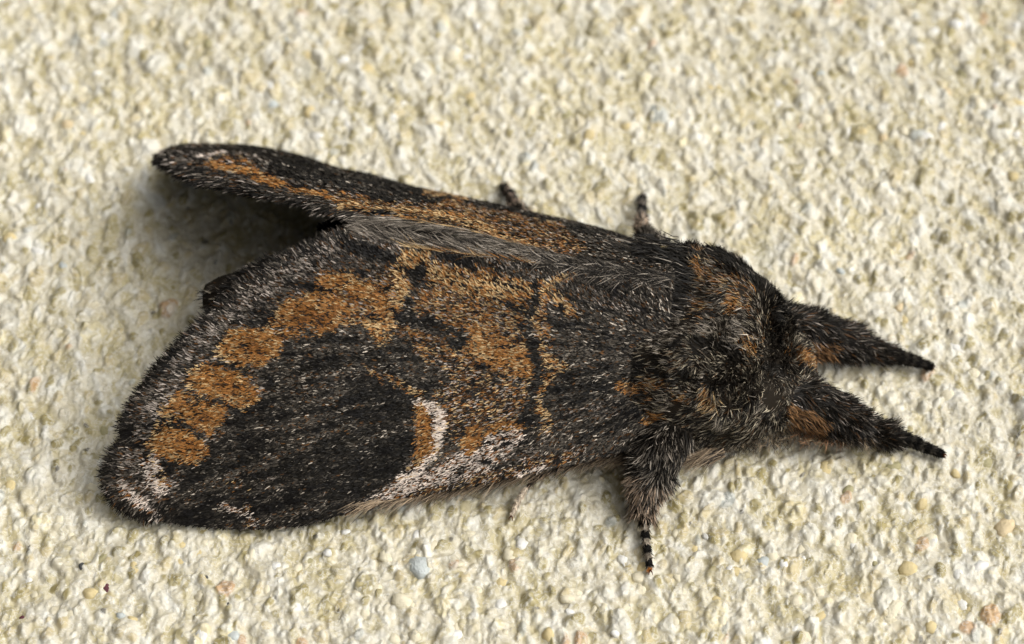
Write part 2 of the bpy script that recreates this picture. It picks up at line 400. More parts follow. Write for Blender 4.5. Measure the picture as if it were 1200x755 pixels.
# orange marginal patches
blob(TAN, [(310, 378), (342, 350), (352, 345), (345, 372), (322, 392)])
blob(ORANGE, [(320, 378), (340, 352), (372, 338), (405, 348), (418, 362), (402, 382), (370, 392), (340, 394)])
stroke(ORANGE, [(382, 328), (412, 330), (440, 345), (452, 362)], [8, 10, 9, 7])
blob(TAN, [(258, 410), (276, 390), (296, 385), (288, 405), (268, 420)], grow=1.2)
blob(ORANGE, [(270, 408), (282, 390), (308, 386), (330, 396), (326, 412), (308, 424), (288, 428)], grow=1.2)
blob(TAN, [(226, 450), (230, 432), (250, 428), (250, 448), (240, 460)], grow=1.2)
blob(ORANGE, [(236, 440), (252, 428), (280, 438), (298, 450), (298, 466), (284, 474), (258, 464), (240, 456)], grow=1.2)
blob(TAN, [(192, 482), (206, 464), (225, 460), (225, 478), (206, 490)], grow=1.2)
blob(ORANGE, [(206, 476), (220, 462), (246, 470), (264, 482), (262, 494), (244, 502), (222, 494)], grow=1.2)
blob(TAN, [(178, 518), (190, 494), (204, 496), (200, 520), (190, 532)], grow=1.2)
blob(ORANGE, [(190, 508), (200, 497), (226, 506), (240, 520), (242, 532), (226, 542), (205, 536), (190, 526)], grow=1.2)
blob(PINK, [(166, 538), (186, 532), (198, 548), (206, 568), (192, 580), (175, 568)])
stroke(PALE, [(182, 540), (192, 566)], 4)
stroke(PINK, [(146, 566), (165, 582), (186, 600)], [5, 6, 5])
stroke(PINK, [(262, 590), (300, 600), (304, 612)], 3)
stroke(GREY, [(130, 555), (145, 590), (175, 602)], 5)
stroke(TAN, [(190, 552), (195, 560)], 5)
for u0, v0, ru in ((372, 368, 17), (352, 376, 9), (300, 408, 12), (270, 450, 13), (240, 484, 10), (222, 522, 11), (418, 345, 9)):
    stroke(CORE, [(u0 - ru * .5, v0 - ru * .1), (u0 + ru * .7, v0 + ru * .35)], ru * .55)
# veins between the patches
for a, b in (((300, 378), (420, 398)), ((256, 419), (312, 447)), ((222, 458), (290, 484)), ((186, 490), (252, 517)), ((205, 540), (262, 556)), ((330, 322), (345, 335))):
    stroke(BLACK, [a, b], 2.4)
# toothed tan and black lines
stroke(TAN, [(498, 302), (478, 308), (470, 326), (478, 342), (464, 356), (470, 370), (452, 380), (436, 376), (446, 388), (456, 398)], [8, 10, 9, 7, 8, 9, 8, 6, 5, 4])
stroke(BLACK, [(498, 314), (486, 322), (494, 336), (480, 352), (482, 372), (500, 382), (520, 392), (540, 405)], [7, 7, 5, 6, 8, 8, 6, 4])
stroke(BLACK, [(476, 375), (492, 380)], 8)
stroke(BLACK, [(624, 332), (632, 352), (622, 378), (626, 400), (638, 425), (628, 445), (620, 470), (616, 500), (625, 515)], [5, 5, 6, 7, 6, 7, 6, 7, 6])
stroke(BLACK, [(505, 372), (530, 385), (552, 392), (545, 402), (530, 398)], [5, 4, 6, 7, 5])
stroke(BLACK, [(655, 440), (690, 452), (740, 448)], [4, 7, 9])
stroke(BLACK, [(640, 500), (690, 505), (740, 495)], [3, 4, 5])
stroke(GREY, [(665, 350), (700, 345), (740, 365)], [10, 14, 12])
stroke(GREY, [(660, 480), (720, 480)], [6, 8])
stroke(TAN, [(676, 322), (650, 330), (638, 342), (636, 360), (632, 376), (638, 398), (650, 422), (664, 432), (645, 442), (634, 456), (636, 482)], [3, 4, 3, 2, 3, 3, 4, 4, 5, 2, 3])
stroke(TAN, [(634, 480), (645, 492), (636, 505)], [4, 5, 4])
stroke(TAN, [(650, 350), (672, 368)], 4)
stroke(BLACK, [(648, 315), (680, 306), (720, 312)], [5, 9, 8])
# honey vein streak, comma mark
stroke(RUSTMIX, [(440, 432), (470, 445)], 3)
stroke(TAN, [(470, 447), (500, 462)], 2.6)
stroke(PALE, [(492, 472), (514, 478), (521, 500), (512, 525), (494, 545), (472, 558)], [4, 6, 6, 7, 6, 6])
stroke(ORANGE, [(495, 480), (502, 500), (499, 522), (488, 540)], [8, 11, 10, 5])
stroke(SPECK, [(484, 540), (478, 547)], 4)
# pale costal field with an amber hook
blob(PINK, [(412, 602), (440, 580), (475, 560), (505, 552), (530, 530), (545, 512), (575, 500), (612, 500), (620, 515), (600, 530), (640, 540), (640, 552), (560, 572), (470, 588)])
stroke(SPECK, [(440, 592), (520, 572), (600, 552)], [4, 8, 8])
stroke(CHAR, [(518, 532), (540, 520)], [6, 7])
stroke(CHAR, [(502, 546), (520, 534)], [4, 6])
stroke(ORANGE, [(545, 520), (560, 505), (585, 498), (616, 496)], [5, 7, 5, 4])
stroke(ORANGE, [(552, 524), (562, 518)], 7)
stroke(BLACK, [(564, 524), (576, 518)], [4, 3])
stroke(BLACK, [(588, 545), (602, 535), (612, 520)], [7, 9, 6])
stroke(SPECK, [(610, 545), (680, 525)], 6)
# the far wing's face, seen almost edge-on
PF = np.full(UU.shape, GREY, np.int8)
blob(RUSTMIX, [(395, 225), (520, 236), (640, 260), (695, 285), (690, 310), (600, 300), (500, 272), (400, 248)], PF)
blob(CHAR, [(640, 255), (800, 285), (800, 340), (660, 315), (690, 290)], PF)
blob(BLACK, [(272, 166), (335, 168), (400, 192), (520, 222), (532, 240), (495, 240), (460, 236), (410, 228), (360, 216), (320, 202), (280, 186)], PF)
blob(CHAR, [(185, 190), (210, 170), (262, 168), (270, 184), (220, 190)], PF)
stroke(ORANGE, [(248, 195), (285, 204), (320, 216), (350, 225), (400, 236)], [3, 5, 6, 4, 3], PF)
stroke(RUSTMIX, [(262, 190), (300, 200)], 3, PF)
stroke(GREY, [(275, 186), (320, 194)], 2, PF)
stroke(TAN, [(400, 242), (440, 246), (475, 246), (530, 258), (600, 282), (640, 296)], [3, 4, 4, 5, 6, 4], PF)
stroke(TAN, [(500, 227), (545, 236)], 3, PF)
stroke(PALE, [(234, 187), (262, 184)], 1.5, PF)
stroke(GREYP, [(205, 184), (250, 190)], 2.5, PF)
stroke(GREYP, [(192, 190), (245, 220), (330, 246), (400, 260)], [6, 8, 8, 7], PF)
stroke(BLACK, [(548, 236), (640, 256), (770, 288)], [3, 5, 7], PF)
stroke(BLACK, [(410, 254), (500, 266), (560, 280), (620, 302)], 2.2, PF)
for M_ in (PAT,):
    stroke(ORANGE, [(728, 452), (746, 458)], [6, 8], M_); stroke(ORANGE, [(762, 490), (800, 490)], [7, 9], M_); stroke(RUSTMIX, [(756, 462), (790, 462)], [8, 10], M_)
    stroke(BLACK, [(748, 446), (756, 452)], 6, M_)
# body fur pigments, with shade of the hollow and groove painted in (photo position of the fur root)
PB = np.full(UU.shape, THX, np.int8)
bb = lambda c, pts: blob(c, pts, PB)
ss = lambda c, pts, r: stroke(c, pts, r, PB)
bb(BLACK, [(745, 280), (805, 270), (818, 300), (812, 345), (796, 388), (762, 392), (740, 340)])  # deep hollow behind the shoulder: its shade painted as black fur
bb(BLACK, [(800, 262), (850, 275), (915, 325), (940, 375), (908, 376), (870, 326), (815, 296)])
ss(GREYHAIR, [(770, 282), (800, 280)], 5)
bb(RUSTMIX, [(812, 300), (850, 312), (890, 345), (908, 380), (900, 410), (885, 400), (868, 372), (830, 372), (808, 390), (812, 340)])
ss(ORANGE, [(818, 300), (822, 325)], 6)
ss(ORANGE, [(846, 346), (858, 360)], 6)
ss(ORANGE, [(815, 372), (828, 366)], 6)
ss(ORANGE, [(892, 355), (902, 382)], 5)
ss(CHAR, [(828, 340), (842, 350)], 9)
ss(GREYHAIR, [(840, 378), (860, 385), (872, 370)], [8, 13, 8])
ss(GREYHAIR, [(770, 400), (800, 388), (830, 384)], [8, 9, 9])
ss(TAN, [(872, 398), (882, 416)], 5)
ss(BLACK, [(765, 386), (795, 374), (830, 366), (860, 372), (884, 388)], 4)  # shade of the shoulder groove, put into the fur colour
ss(BLACK, [(905, 372), (912, 400), (905, 440)], 6)  # groove shade carried on round the front, painted black
ss(BLACK, [(770, 436), (820, 446), (870, 450)], 4)
ss(ORANGE, [(728, 452), (744, 458)], [6, 8])
bb(RUSTMIX, [(752, 446), (790, 448), (792, 474), (765, 474)])
bb(ORANGE, [(758, 482), (800, 480), (812, 492), (800, 500), (764, 500)])
bb(RUSTMIX, [(786, 452), (815, 462), (808, 480), (790, 480)])
ss(TAN, [(824, 458), (836, 474)], [6, 7])
ss(ORANGE, [(930, 415), (975, 428), (1010, 432)], [7, 10, 7])
ss(ORANGE, [(930, 508), (965, 508), (985, 512)], [8, 12, 8])
ss(DARKBR, [(830, 545), (930, 540)], 10)

def pal_pick(cls):
    """one pigment colour per scale, drawn from the class's mixture"""
    N = len(cls); r = rng.random(N); j = rng.random((N, 1)); out = np.zeros((N, 3))
    dk = np.array([.0080, .0068, .0054]) * (.6 + 1.5 * j)
    br = np.array([.085, .040, .014]) * (.6 + .9 * j)
    gr = np.array([.100, .084, .066]) * (.5 + j)
    pl = np.array([.44, .38, .31]) * (.55 + .7 * j)
    lil = np.array([.32, .27, .23]) * (.45 + .8 * j)
    og = np.array([.33, .150, .042]) * (.65 + .6 * j)
    tn = np.array([.58, .40, .20]) * (.7 + .5 * j)
    rs = np.array([.20, .080, .020]) * (.6 + .8 * j)
    wh = np.array([.78, .66, .56]) * (.7 + .45 * j)
    T = {CHAR: [(.32, dk), (.66, gr * .45), (.84, gr * .9), (.91, br), (1.01, pl)],
         BLACK: [(.85, dk), (.97, gr * .5), (1.01, pl * .7)],
         GREY: [(.44, dk), (.76, gr * .8), (.87, br), (1.01, lil)],
         GREYP: [(.38, dk), (.66, gr), (.74, br), (1.01, lil * 1.15)],
         ORANGE: [(.17, dk), (.48, rs), (.86, og), (1.01, tn * .8)],
         TAN: [(.22, dk), (.40, rs), (.58, og), (1.01, tn * .9)],
         CORE: [(.28, dk), (.80, rs * 1.1), (1.01, og * .75)],
         PALE: [(.10, dk), (.18, br), (.25, tn), (1.01, wh)],
         PINK: [(.26, dk), (.36, br), (.45, rs), (.68, lil * 1.5), (1.01, wh * .9)],
         RUSTMIX: [(.34, dk), (.52, br), (.70, rs), (.77, og), (.90, tn * .65), (1.01, lil)],
         SPECK: [(.54, dk), (.68, br), (.78, rs), (.90, lil * 1.2), (1.01, tn * .8)],
         GREYHAIR: [(.35, dk), (.62, gr), (.85, gr * 2.), (1.01, pl)],
         DARKBR: [(.3, dk), (.6, br), (1.01, tn * .8)],
         THX: [(.70, dk), (.82, gr * .45), (.89, br * .7), (1.01, np.array([.42, .36, .26]) * (.6 + .8 * j))]}
    for c, tab in T.items():
        m = cls == c; done = np.zeros(N, bool)
        for th, col in tab:
            s = m & ~done & (r < th); out[s] = col[s] if col.shape[0] == N else col
            done |= s
    return out
def classes_at(u, v, M, jit=2.2):
    u = np.clip(u + rng.normal(0, jit, u.shape), 0, 1199).astype(int); v = np.clip(v + rng.normal(0, jit, v.shape), 0, 754).astype(int)
    return M[v, u]

# ------------------------------------------------------------------ the moth object
moth = bpy.data.objects.new('moth', None); SC.collection.objects.link(moth)
moth.matrix_world = WORLD @ Matrix.Translation(Vector(BASE))
moth.empty_display_size = .5
moth['label'] = 'dark furry moth with rust patches resting on the cream stucco wall'
moth['category'] = 'moth'
def part(name, V, F, C, mat, parent=moth, kind=None, label=None):
    return obj(name, make_mesh(name, V - BASE, F, C, mat), parent, kind, label)
def mirror(p):
    xm, ym, z = to_m(p); return from_m(xm, -ym, z)
def mirror_dir(d):
    return d - 2 * (d @ AY)[..., None] * AY

# the far wing lies a little flatter than the near one: offsets measured on its outline, spread over the wing
FROM = np.array([(404, 256), (373, 245), (344, 234), (313, 223), (285, 216), (262, 207), (244, 199), (223, 191), (219, 187), (230, 186), (251, 186), (307, 192), (348, 198), (389, 204), (477, 220), (527, 233), (604, 250), (674, 267), (726, 282), (503, 268), (601, 290), (700, 319), (790, 328)], float)
TO = np.array([(404, 258), (376, 250), (342, 240), (304, 231), (266, 222), (238, 214), (215, 204), (196, 194), (190, 186), (202, 178), (232, 173), (295, 175), (345, 184), (390, 199), (478, 219), (527, 230), (602, 246), (668, 260), (726, 277), (503, 268), (601, 290), (700, 319), (790, 328)], float)
def kern(a, b):
    return np.sqrt(((a[:, None] - b[None]) ** 2 * np.array([1, 9.])).sum(-1) + 60.)
WARP = np.linalg.solve(kern(FROM, FROM) + .5 * np.eye(len(FROM)), TO - FROM)
def mirror_far(p):
    q = mirror(p); u, v = proj(q); uv = np.stack([u, v], -1); sh = uv.shape
    o = (kern(uv.reshape(-1, 2), FROM) @ WARP).reshape(sh)
    return P(u + o[..., 0], v + o[..., 1], q[..., 2] - .1 * 0)
def wing_sheet():
    """lofted membrane inside the outline, as columns from the tip to the root"""
    L = resample(np.concatenate([TERM[8:], COSTA[1:]]), 90)          # lower border
    U = resample(np.concatenate([TERM[8::-1], INNER[1:]]), 90)       # upper border
    t = np.linspace(0, 1, 40)[None, :, None]
    G = U[:, None] * (1 - t) + L[:, None] * t
    return hit(G[..., 0], G[..., 1])
GW = wing_sheet()
def wing_flow(u, v):
    """pixel direction in which the scales point: from the root out to the margin"""
    du = u - 860.; dv = (v - 420.) * .95
    d = unit(np.stack([du, dv], -1))
    top = np.clip(1 - (v - (268 + (u - 400) * .15)) / 75, 0, 1) * np.clip((u - 380) / 120, 0, 1)
    d = unit(d + np.stack([0 * u, -1.1 * top], -1))
    # near the outer margin turn across the edge
    m = resample(TERM, 200); out = []
    return d
TR = resample(TERM, 300); TRd = unit(np.gradient(TR, axis=0)); TRn = np.stack([TRd[:, 1], -TRd[:, 0]], -1)  # outward?
cen = np.array([330., 480.]); sgn = np.sign(np.sum((TR - cen) * TRn, 1)); TRn = TRn * sgn[:, None]
TRn = unit(TRn + unit(TR - np.array([700, 420])) * .35)
def surf_frame(u, v, d):
    e = 2.0
    p = hit(u, v); pa = hit(u + e * d[:, 0], v + e * d[:, 1]); pb = hit(u - e * d[:, 1], v + e * d[:, 0])
    t = unit(pa - p); n = unit(np.cross(pa - p, pb - p))
    n = n * np.sign(n[:, 2:3] + 1e-9)
    return p, t, n

def wing_scales(N, far=False):
    u = rng.uniform(115, 790, int(N * 2.2)); v = rng.uniform(262, 622, int(N * 2.2))
    k = inpoly(u, v, WING_POLY); u, v = u[k][:N], v[k][:N]
    d = wing_flow(u, v)
    # blend to the margin normal near the outer margin
    dist = np.full(u.shape, 1e9); idx = np.zeros(u.shape, int)
    for i in range(0, 300, 4):
        q = np.hypot(u - TR[i, 0], v - TR[i, 1]); w = q < dist; dist = np.where(w, q, dist); idx = np.where(w, i, idx)
    f = np.clip(1 - dist / 45, 0, 1)[:, None]
    d = unit(d * (1 - f * .8) + TRn[idx] * f * .8)
    an = rng.normal(0, .22, len(u)); d = np.stack([d[:, 0] * np.cos(an) - d[:, 1] * np.sin(an), d[:, 0] * np.sin(an) + d[:, 1] * np.cos(an)], -1)
    p, t, n = surf_frame(u, v, d)
    if far:
        fu, fv = proj(mirror_far(p)); cl = classes_at(fu, fv, PF, .9)
    else:
        cl = classes_at(u, v, PAT, 2.0)
    # black band just inside the fringe
    edge = (dist > 1) & (dist < 7 + 2 * rng.random(len(u)))
    cl = np.where(edge & (rng.random(len(u)) < .8), BLACK, cl)
    # pigment is streaked and clotted: dark clots, pale dustings along the vein directions
    ang = np.arctan2(v - 420, 860 - u); rr = np.hypot(u - 860, v - 420)
    stk = n2(ang * 42, rr / 70, 301) * .6 + n2(ang * 95, rr / 30, 302) * .5
    clot = n2(u / 13, v / 13, 303) * .6 + n2(u / 6, v / 6, 304) * .5
    R_ = rng.random(len(u))
    warm = (cl == ORANGE) | (cl == TAN)
    cl = np.where(warm & (clot > .38) & (R_ < .5), RUSTMIX, cl); cl = np.where((cl == ORANGE) & (clot < -.3) & (R_ < .6), TAN, cl)
    cl = np.where((cl == RUSTMIX) & (clot > .32) & (R_ < .6), BLACK, cl)
    cl = np.where(((cl == CHAR) | (cl == GREY)) & (stk > .14) & (R_ < .75), BLACK, cl)
    cl = np.where((cl == BLACK) & (stk < -.10) & (R_ < .62), CHAR, cl); cl = np.where((cl == CHAR) & (stk < -.42) & (R_ < .4), GREY, cl)
    cl = np.where(((cl == GREYP) | (cl == PINK) | (cl == SPECK)) & (clot + stk > .35) & (R_ < .6), CHAR, cl)
    c = pal_pick(cl)
    dim = (c.mean(1) > .17) & ((cl == CHAR) | (cl == BLACK) | (cl == GREY)) & (n2(u / 10 + 9, v / 7, 305) + .5 * stk > -.05) & (rng.random(len(u)) < .75)
    c = np.where(dim[:, None], c * .22, c)
    tone = (.7 * n2(u / 17, v / 11, 306) + .55 * n2(u / 6.5, v / 5, 307) + 1.15 * stk) * np.where((cl == ORANGE) | (cl == PALE), .55, 1.)
    gone = (tone > .55) & (rng.random(len(u)) < .8) & (cl != PALE)
    c = np.where(gone[:, None], np.array([.006, .005, .0045]), c * np.exp(-.35 * tone)[:, None])
    lumi = c.mean(1)
    Ls = rng.uniform(.030, .064, len(u)) * (1 + .5 * f[:, 0]) * np.where(lumi > .2, 1.05, .95)
    Wd = rng.uniform(.010, .016, len(u)) * np.where(lumi > .2, .85, 1.)
    root = p + n * (.012 + .012 * rng.random((len(u), 1)))
    return blades(root, t, n, Ls, Wd, c, None, lift=rng.uniform(.08, .42, len(u)), curl=-.12, seg=2, prof=[.8, 1.05, .55], roll=.45)

def fringe(N, inner=False):
    parts = []
    i = rng.uniform(0, 298, N); a = i.astype(int); fr = (i - a)[:, None]
    q = TR[a] * (1 - fr) + TR[a + 1] * fr
    nrm = TRn[a]
    back = rng.uniform(2, 13, N)[:, None] * np.where(rng.random((N, 1)) < .1, .5, 1)
    q = q - nrm * back
    an = rng.normal(0, .16, N) - .2; d = np.stack([nrm[:, 0] * np.cos(an) - nrm[:, 1] * np.sin(an), nrm[:, 0] * np.sin(an) + nrm[:, 1] * np.cos(an)], -1)
    p, t, n = surf_frame(q[:, 0], q[:, 1], d)
    cl = np.where(rng.random(N) < .25 + .30 * (a < 90), GREYP, BLACK)
    c = pal_pick(cl)
    L = rng.uniform(.09, .18, N)
    return blades(p + n * .01, t, n, L, rng.uniform(.010, .018, N), c, c * .8, lift=rng.uniform(-.1, .35, N), curl=-.15, seg=2, prof=[1, .9, .25], roll=.6)

def ridge_hair(N, side):
    """long grey hairs along the inner margins at the crest"""
    u = rng.uniform(425, 790, N); s = (u - 402) / 388
    v = np.interp(u, INNER[:, 0], INNER[:, 1]) + rng.uniform(-4, 11, N) * (1 - .3 * s)
    d = unit(np.stack([-1 + rng.normal(0, .12, N), -.42 + rng.normal(0, .18, N)], -1))
    p, t, n = surf_frame(u, v, d)
    cl = np.where((v - np.interp(u, INNER[:, 0], INNER[:, 1]) > 8) & (u > 480) & (u < 640), TAN, GREYHAIR)
    cl = np.where(u > 650, BLACK, cl); cl = np.where((u > 650) & (rng.random(N) < .35), GREYHAIR, cl)
    c = pal_pick(cl)
    L = rng.uniform(.10, .26, N)
    return blades(p + n * .02, t, n, L, rng.uniform(.007, .012, N), c, c * 1.15, lift=rng.uniform(.02, .25, N), curl=-.1, seg=3, roll=.6)

sheetV = GW.reshape(-1, 3); sheetF = grid_faces(90, 40)
su, sv = proj(sheetV); dark = np.tile(np.array([.012, .011, .010]), (len(sheetV), 1))
def veins(flip):
    """tubular veins standing slightly proud of the membrane"""
    parts = []
    base = np.array([(700, 440), (560, 420)])
    for e, mid in (((330, 305), (520, 345)), ((292, 330), (500, 380)), ((252, 365), (440, 405)), ((216, 402), (400, 440)), ((187, 438), (390, 480)), ((162, 472), (380, 512)), ((140, 540), (360, 545)), ((160, 590), (380, 575))):
        pl = resample(np.array([e, ((e[0] + mid[0]) / 2, (e[1] + mid[1]) / 2 + 6), mid, (620, 440)], float), 40)
        p, t, n = surf_frame(pl[:, 0], pl[:, 1], unit(np.gradient(pl, axis=0)))
        s = np.cross(t, n); a = np.linspace(0, 2 * np.pi, 7)[:-1]
        V = p[:, None] + .012 * (s[:, None] * np.cos(a)[None, :, None] + n[:, None] * np.sin(a)[None, :, None])
        parts.append((V.reshape(-1, 3), grid_faces(40, 6, True), np.tile([.012, .010, .008], (240, 1))))
    V, F, C = join(parts)
    return (mirror_far(V), F[:, ::-1], C) if flip else (V, F, C)

for flip in (False, True):
    lab = 'forewing on the far side, seen edge-on behind the crest' if flip else 'forewing facing the viewer, black field, comma mark and orange patches'
    V = mirror_far(sheetV) if flip else sheetV
    w = part('forewing', V, sheetF[:, ::-1] if not flip else sheetF, dark, M_SKIN, label=lab)
    sm = w.modifiers.new('thickness', 'SOLIDIFY'); sm.thickness = .02; sm.offset = -1 if not flip else -1
    N = 165000 if not flip else 80000
    V, F, C = wing_scales(N, flip)
    part('wing_scales', mirror_far(V) if flip else V, F, C, M_SCALE, w, 'stuff')
    V, F, C = fringe(6500 if not flip else 6000)
    part('fringe', mirror_far(V) if flip else V, F, C, M_FUR, w, 'stuff')
    V, F, C = ridge_hair(4200, flip)
    part('margin_hair', mirror_far(V) if flip else V, F, C, M_FUR, w, 'stuff')
    V, F, C = veins(flip)
    part('veins', V, F, C, M_SKIN, w)

# hindwings folded under the forewings, peeping out past the outer margin
HWO = np.array([(430, 310), (392, 300), (350, 299), (320, 305), (289, 321), (270, 337), (264, 352), (272, 380), (290, 420), (340, 470), (420, 520), (520, 520), (620, 500), (700, 470)], float)
def hindwing(flip):
    U = resample(HWO[:7], 40); Lw = resample(HWO[::-1][:8], 40)
    top = resample(HWO, 120)
    c = np.array([520., 400.]); t = np.linspace(0, 1, 20)[None, :, None]
    G = top[:, None] * (1 - t) + c * t
    if flip: G = np.array([620., 400.]) + (G - np.array([620., 400.])) * .72
    p = hit(G[..., 0], G[..., 1])
    p = P(G[..., 0], G[..., 1], p[..., 2] - .30).reshape(-1, 3)
    rim = p.reshape(120, 20, 3)[:62, 0]
    F = grid_faces(120, 20)
    C = np.tile([.022, .019, .016], (len(p), 1))
    N = 2600; i = rng.uniform(0, 60, N); a = i.astype(int); fr = (i - a)[:, None]
    r = rim[a] * (1 - fr) + rim[a + 1] * fr
    inn = p.reshape(120, 20, 3)[:62, 1][a]
    d = unit(r - inn) + rng.normal(0, .2, (N, 3)); col = pal_pick(np.where(rng.random(N) < .2, GREY, BLACK))
    B = blades(r, d, np.tile([0, 0, 1.], (N, 1)), rng.uniform(.06, .14, N), .014, col, col, seg=2, prof=[1, .8, .2], roll=.8)
    if flip: p = mirror_far(p); B = (mirror_far(B[0]), B[1], B[2])
    w = part('hindwing', p, F, C, M_SKIN); m = w.modifiers.new('thickness', 'SOLIDIFY'); m.thickness = .015
    part('fringe', *B, M_FUR, w, 'stuff')
hindwing(False); hindwing(True)

# ------------------------------------------------------------------ body: one continuous surface
st = np.array([  # u along axis, half width, half height, centre height
    (250, .12, .12, .85), (285, .30, .28, .88), (340, .46, .42, .90), (450, .62, .55, .85), (580, .75, .68, .82), (680, .86, .72, .80), (740, .98, .84, .84),
    (790, 1.07, .95, .86), (835, 1.02, .92, .82), (868, .92, .84, .76), (893, .78, .72, .70), (910, .62, .60, .62), (926, .50, .46, .56), (940, .36, .34, .52), (948, .20, .20, .50), (951, .03, .03, .50)])
NS, NA = 150, 64
sd = np.r_[0, np.cumsum(np.hypot(np.diff(st[:, 0]) / 100, np.diff(st[:, 1])))]
tt = np.linspace(0, sd[-1], NS); S = np.stack([np.interp(tt, sd, st[:, k]) for k in range(4)], -1)
for _ in range(3): S[1:-1] = (S[:-2] + 2 * S[1:-1] + S[2:]) / 4
ux = S[:, 0]; axv = np.interp(ux, [157, 850], [388, 452]) + np.maximum(ux - 850, 0) * (.0924 + .10)
axp = P(ux, axv, 0.)
an = np.linspace(0, 2 * np.pi, NA + 1)[:-1]
fat = .07 * np.clip((ux - 700) / 80, 0, 1)[:, None]
BV = axp[:, None] + AY * ((S[:, 1:2] + fat) * np.cos(an) - fat)[..., None] + np.array([0, 0, 1.]) * (S[:, 3:4] + S[:, 2:3] * np.sin(an))[..., None]
xm, ym, zz = to_m(BV)
def lump(cu, cv, cz, r, amp):
    c = P(cu, cv, cz); d = np.linalg.norm(BV - c, axis=-1); return amp * np.exp(-(d / r) ** 2)
cenl = (axp + np.array([0, 0, 1.]) * S[:, 3:4])[:, None]
nr = unit(BV - cenl)
BV = BV + nr * (lump(825, 400, 1.6, .50, .14) + lump(860, 325, 1.6, .45, .10) + lump(785, 340, 1.85, .36, -.30) + lump(800, 480, 1.0, .28, -.05) + lump(905, 430, 1.2, .2, -.10) + sum(lump(gu, gv, 1.65, .13, -.13) for gu, gv in ((775, 388), (795, 372), (818, 366), (842, 368), (866, 376), (886, 392), (900, 412), (905, 436))) + .04 * vnoise(BV * 3, 91))[..., None]
BV[..., 2] = np.maximum(BV[..., 2], .06)
BVf = BV.reshape(-1, 3); BF = grid_faces(NS, NA, True)
body = part('body', BVf, BF, np.tile([.018, .014, .010], (len(BVf), 1)), M_SKIN)

def sample(V, F, N, w=None):
    tr = np.concatenate([F[:, [0, 1, 2]], F[:, [0, 2, 3]]]); a, b, c = V[tr[:, 0]], V[tr[:, 1]], V[tr[:, 2]]
    cr = np.cross(b - a, c - a); ar = np.linalg.norm(cr, axis=1)
    if w is not None: ar = ar * w((a + b + c) / 3)
    i = rng.choice(len(tr), N, p=ar / ar.sum()); r1 = np.sqrt(rng.random((N, 1))); r2 = rng.random((N, 1))
    p = a[i] * (1 - r1) + b[i] * r1 * (1 - r2) + c[i] * r1 * r2
    return p, unit(cr[i]), i
def cluster_noise(p, f, s):
    return np.stack([vnoise(p * f, s), vnoise(p * f + 7.7, s + 1), vnoise(p * f + 3.3, s + 2)], -1)
def body_w(p):
    x, y, z = to_m(p); return np.where(x > 2.3, 1.0, .12) * np.where(z < .3, .5, 1)
N = 105000
p, n, _ = sample(BVf, BF, N, body_w)
x_, y_, z_ = to_m(p)
cx = from_m(x_, np.zeros_like(x_), np.full_like(x_, .8)); n = n * np.sign(np.sum((p - cx) * n, 1))[:, None]
pu, pv = proj(p)
head = np.clip((x_ - 4.75) / .5, 0, 1)[:, None]
flow = -AX * (1 - 1.5 * head); flow = flow - n * np.sum(flow * n, 1)[:, None]; flow = unit(flow) * np.clip(np.linalg.norm(flow, axis=1, keepdims=True) * 2, 0, 1)
low = np.clip((.9 - z_) / .6, 0, 1)[:, None]
d = flow * (.8 - .3 * head) + n * (.42 + .3 * rng.random((N, 1))) + cluster_noise(p, 3.5, 101) * .75 + cluster_noise(p, 11, 111) * .5 + rng.normal(0, .13, (N, 3)) + np.array([0, 0, -1.]) * low * .5
d = d + n * np.maximum(0, .25 - np.sum(d * n, 1))[:, None]
cl = classes_at(pu, pv, PB, 3)
bn = vnoise(p * 7, 141) + .8 * vnoise(p * 15, 142)
cl = np.where(((cl == RUSTMIX) | (cl == ORANGE)) & (bn > .12), THX, cl); cl = np.where((cl == THX) & (bn < -.30), BLACK, cl); cl = np.where((cl == THX) & (bn > .85), GREYHAIR, cl)
c = pal_pick(cl)
fawn = (z_ < .34) & (rng.random(N) < .4); c = np.where(fawn[:, None], np.array([.34, .24, .15]) * (.5 + .8 * rng.random((N, 1))), c)
L = rng.uniform(.065, .135, N) * np.where(fawn, 1.2, 1) * (1 - .35 * head[:, 0]) * (1 + .3 * vnoise(p * 3.1, 131))
tip = np.where((rng.random((N, 1)) < .26) & (cl != BLACK)[:, None], c * .6 + np.array([.30, .255, .19]) * .8, c)
part('fur', *blades(p - n * .01, d, n, L * .9, rng.uniform(.006, .0115, N), c, tip, lift=0, curl=-.25, seg=3, prof=[1, 1, .75, .12], roll=.7, wob=.2), M_FUR, body, 'stuff')
# crest tufts: pale tipped scale-hairs on the shoulder pads
def tuft(cu, cv, cz, r, N, cls, L, lean):
    uu = cu + rng.normal(0, r, N); vv = cv + rng.normal(0, r * .6, N)
    b = P(uu, vv, cz + .0 * uu)
    dd = -AX + np.array([0, 0, 1.]) * lean + AY * rng.normal(0, .25, (N, 1)) + rng.normal(0, .12, (N, 3))
    cc = pal_pick(np.full(N, cls))
    return blades(b, dd, np.tile([0, 0, 1.], (N, 1)), rng.uniform(.6, 1.2, N) * L * .75, rng.uniform(.008, .014, N), cc, cc * 1.1, seg=3, curl=-.2, prof=[1, 1, .8, .2], roll=.6)
part('shoulder_tuft', *join([tuft(850, 390, 1.70, 14, 260, GREYHAIR, .17, .6), tuft(800, 404, 1.62, 16, 160, GREYHAIR, .16, .4), tuft(850, 345, 1.66, 14, 70, ORANGE, .15, .5), tuft(772, 296, 1.75, 13, 350, BLACK, .28, .4), tuft(800, 322, 1.72, 12, 420, BLACK, .26, .5), tuft(790, 350, 1.74, 12, 420, BLACK, .24, .5), tuft(792, 372, 1.66, 11, 160, GREYHAIR, .18, .4)]), M_FUR, body, 'stuff')

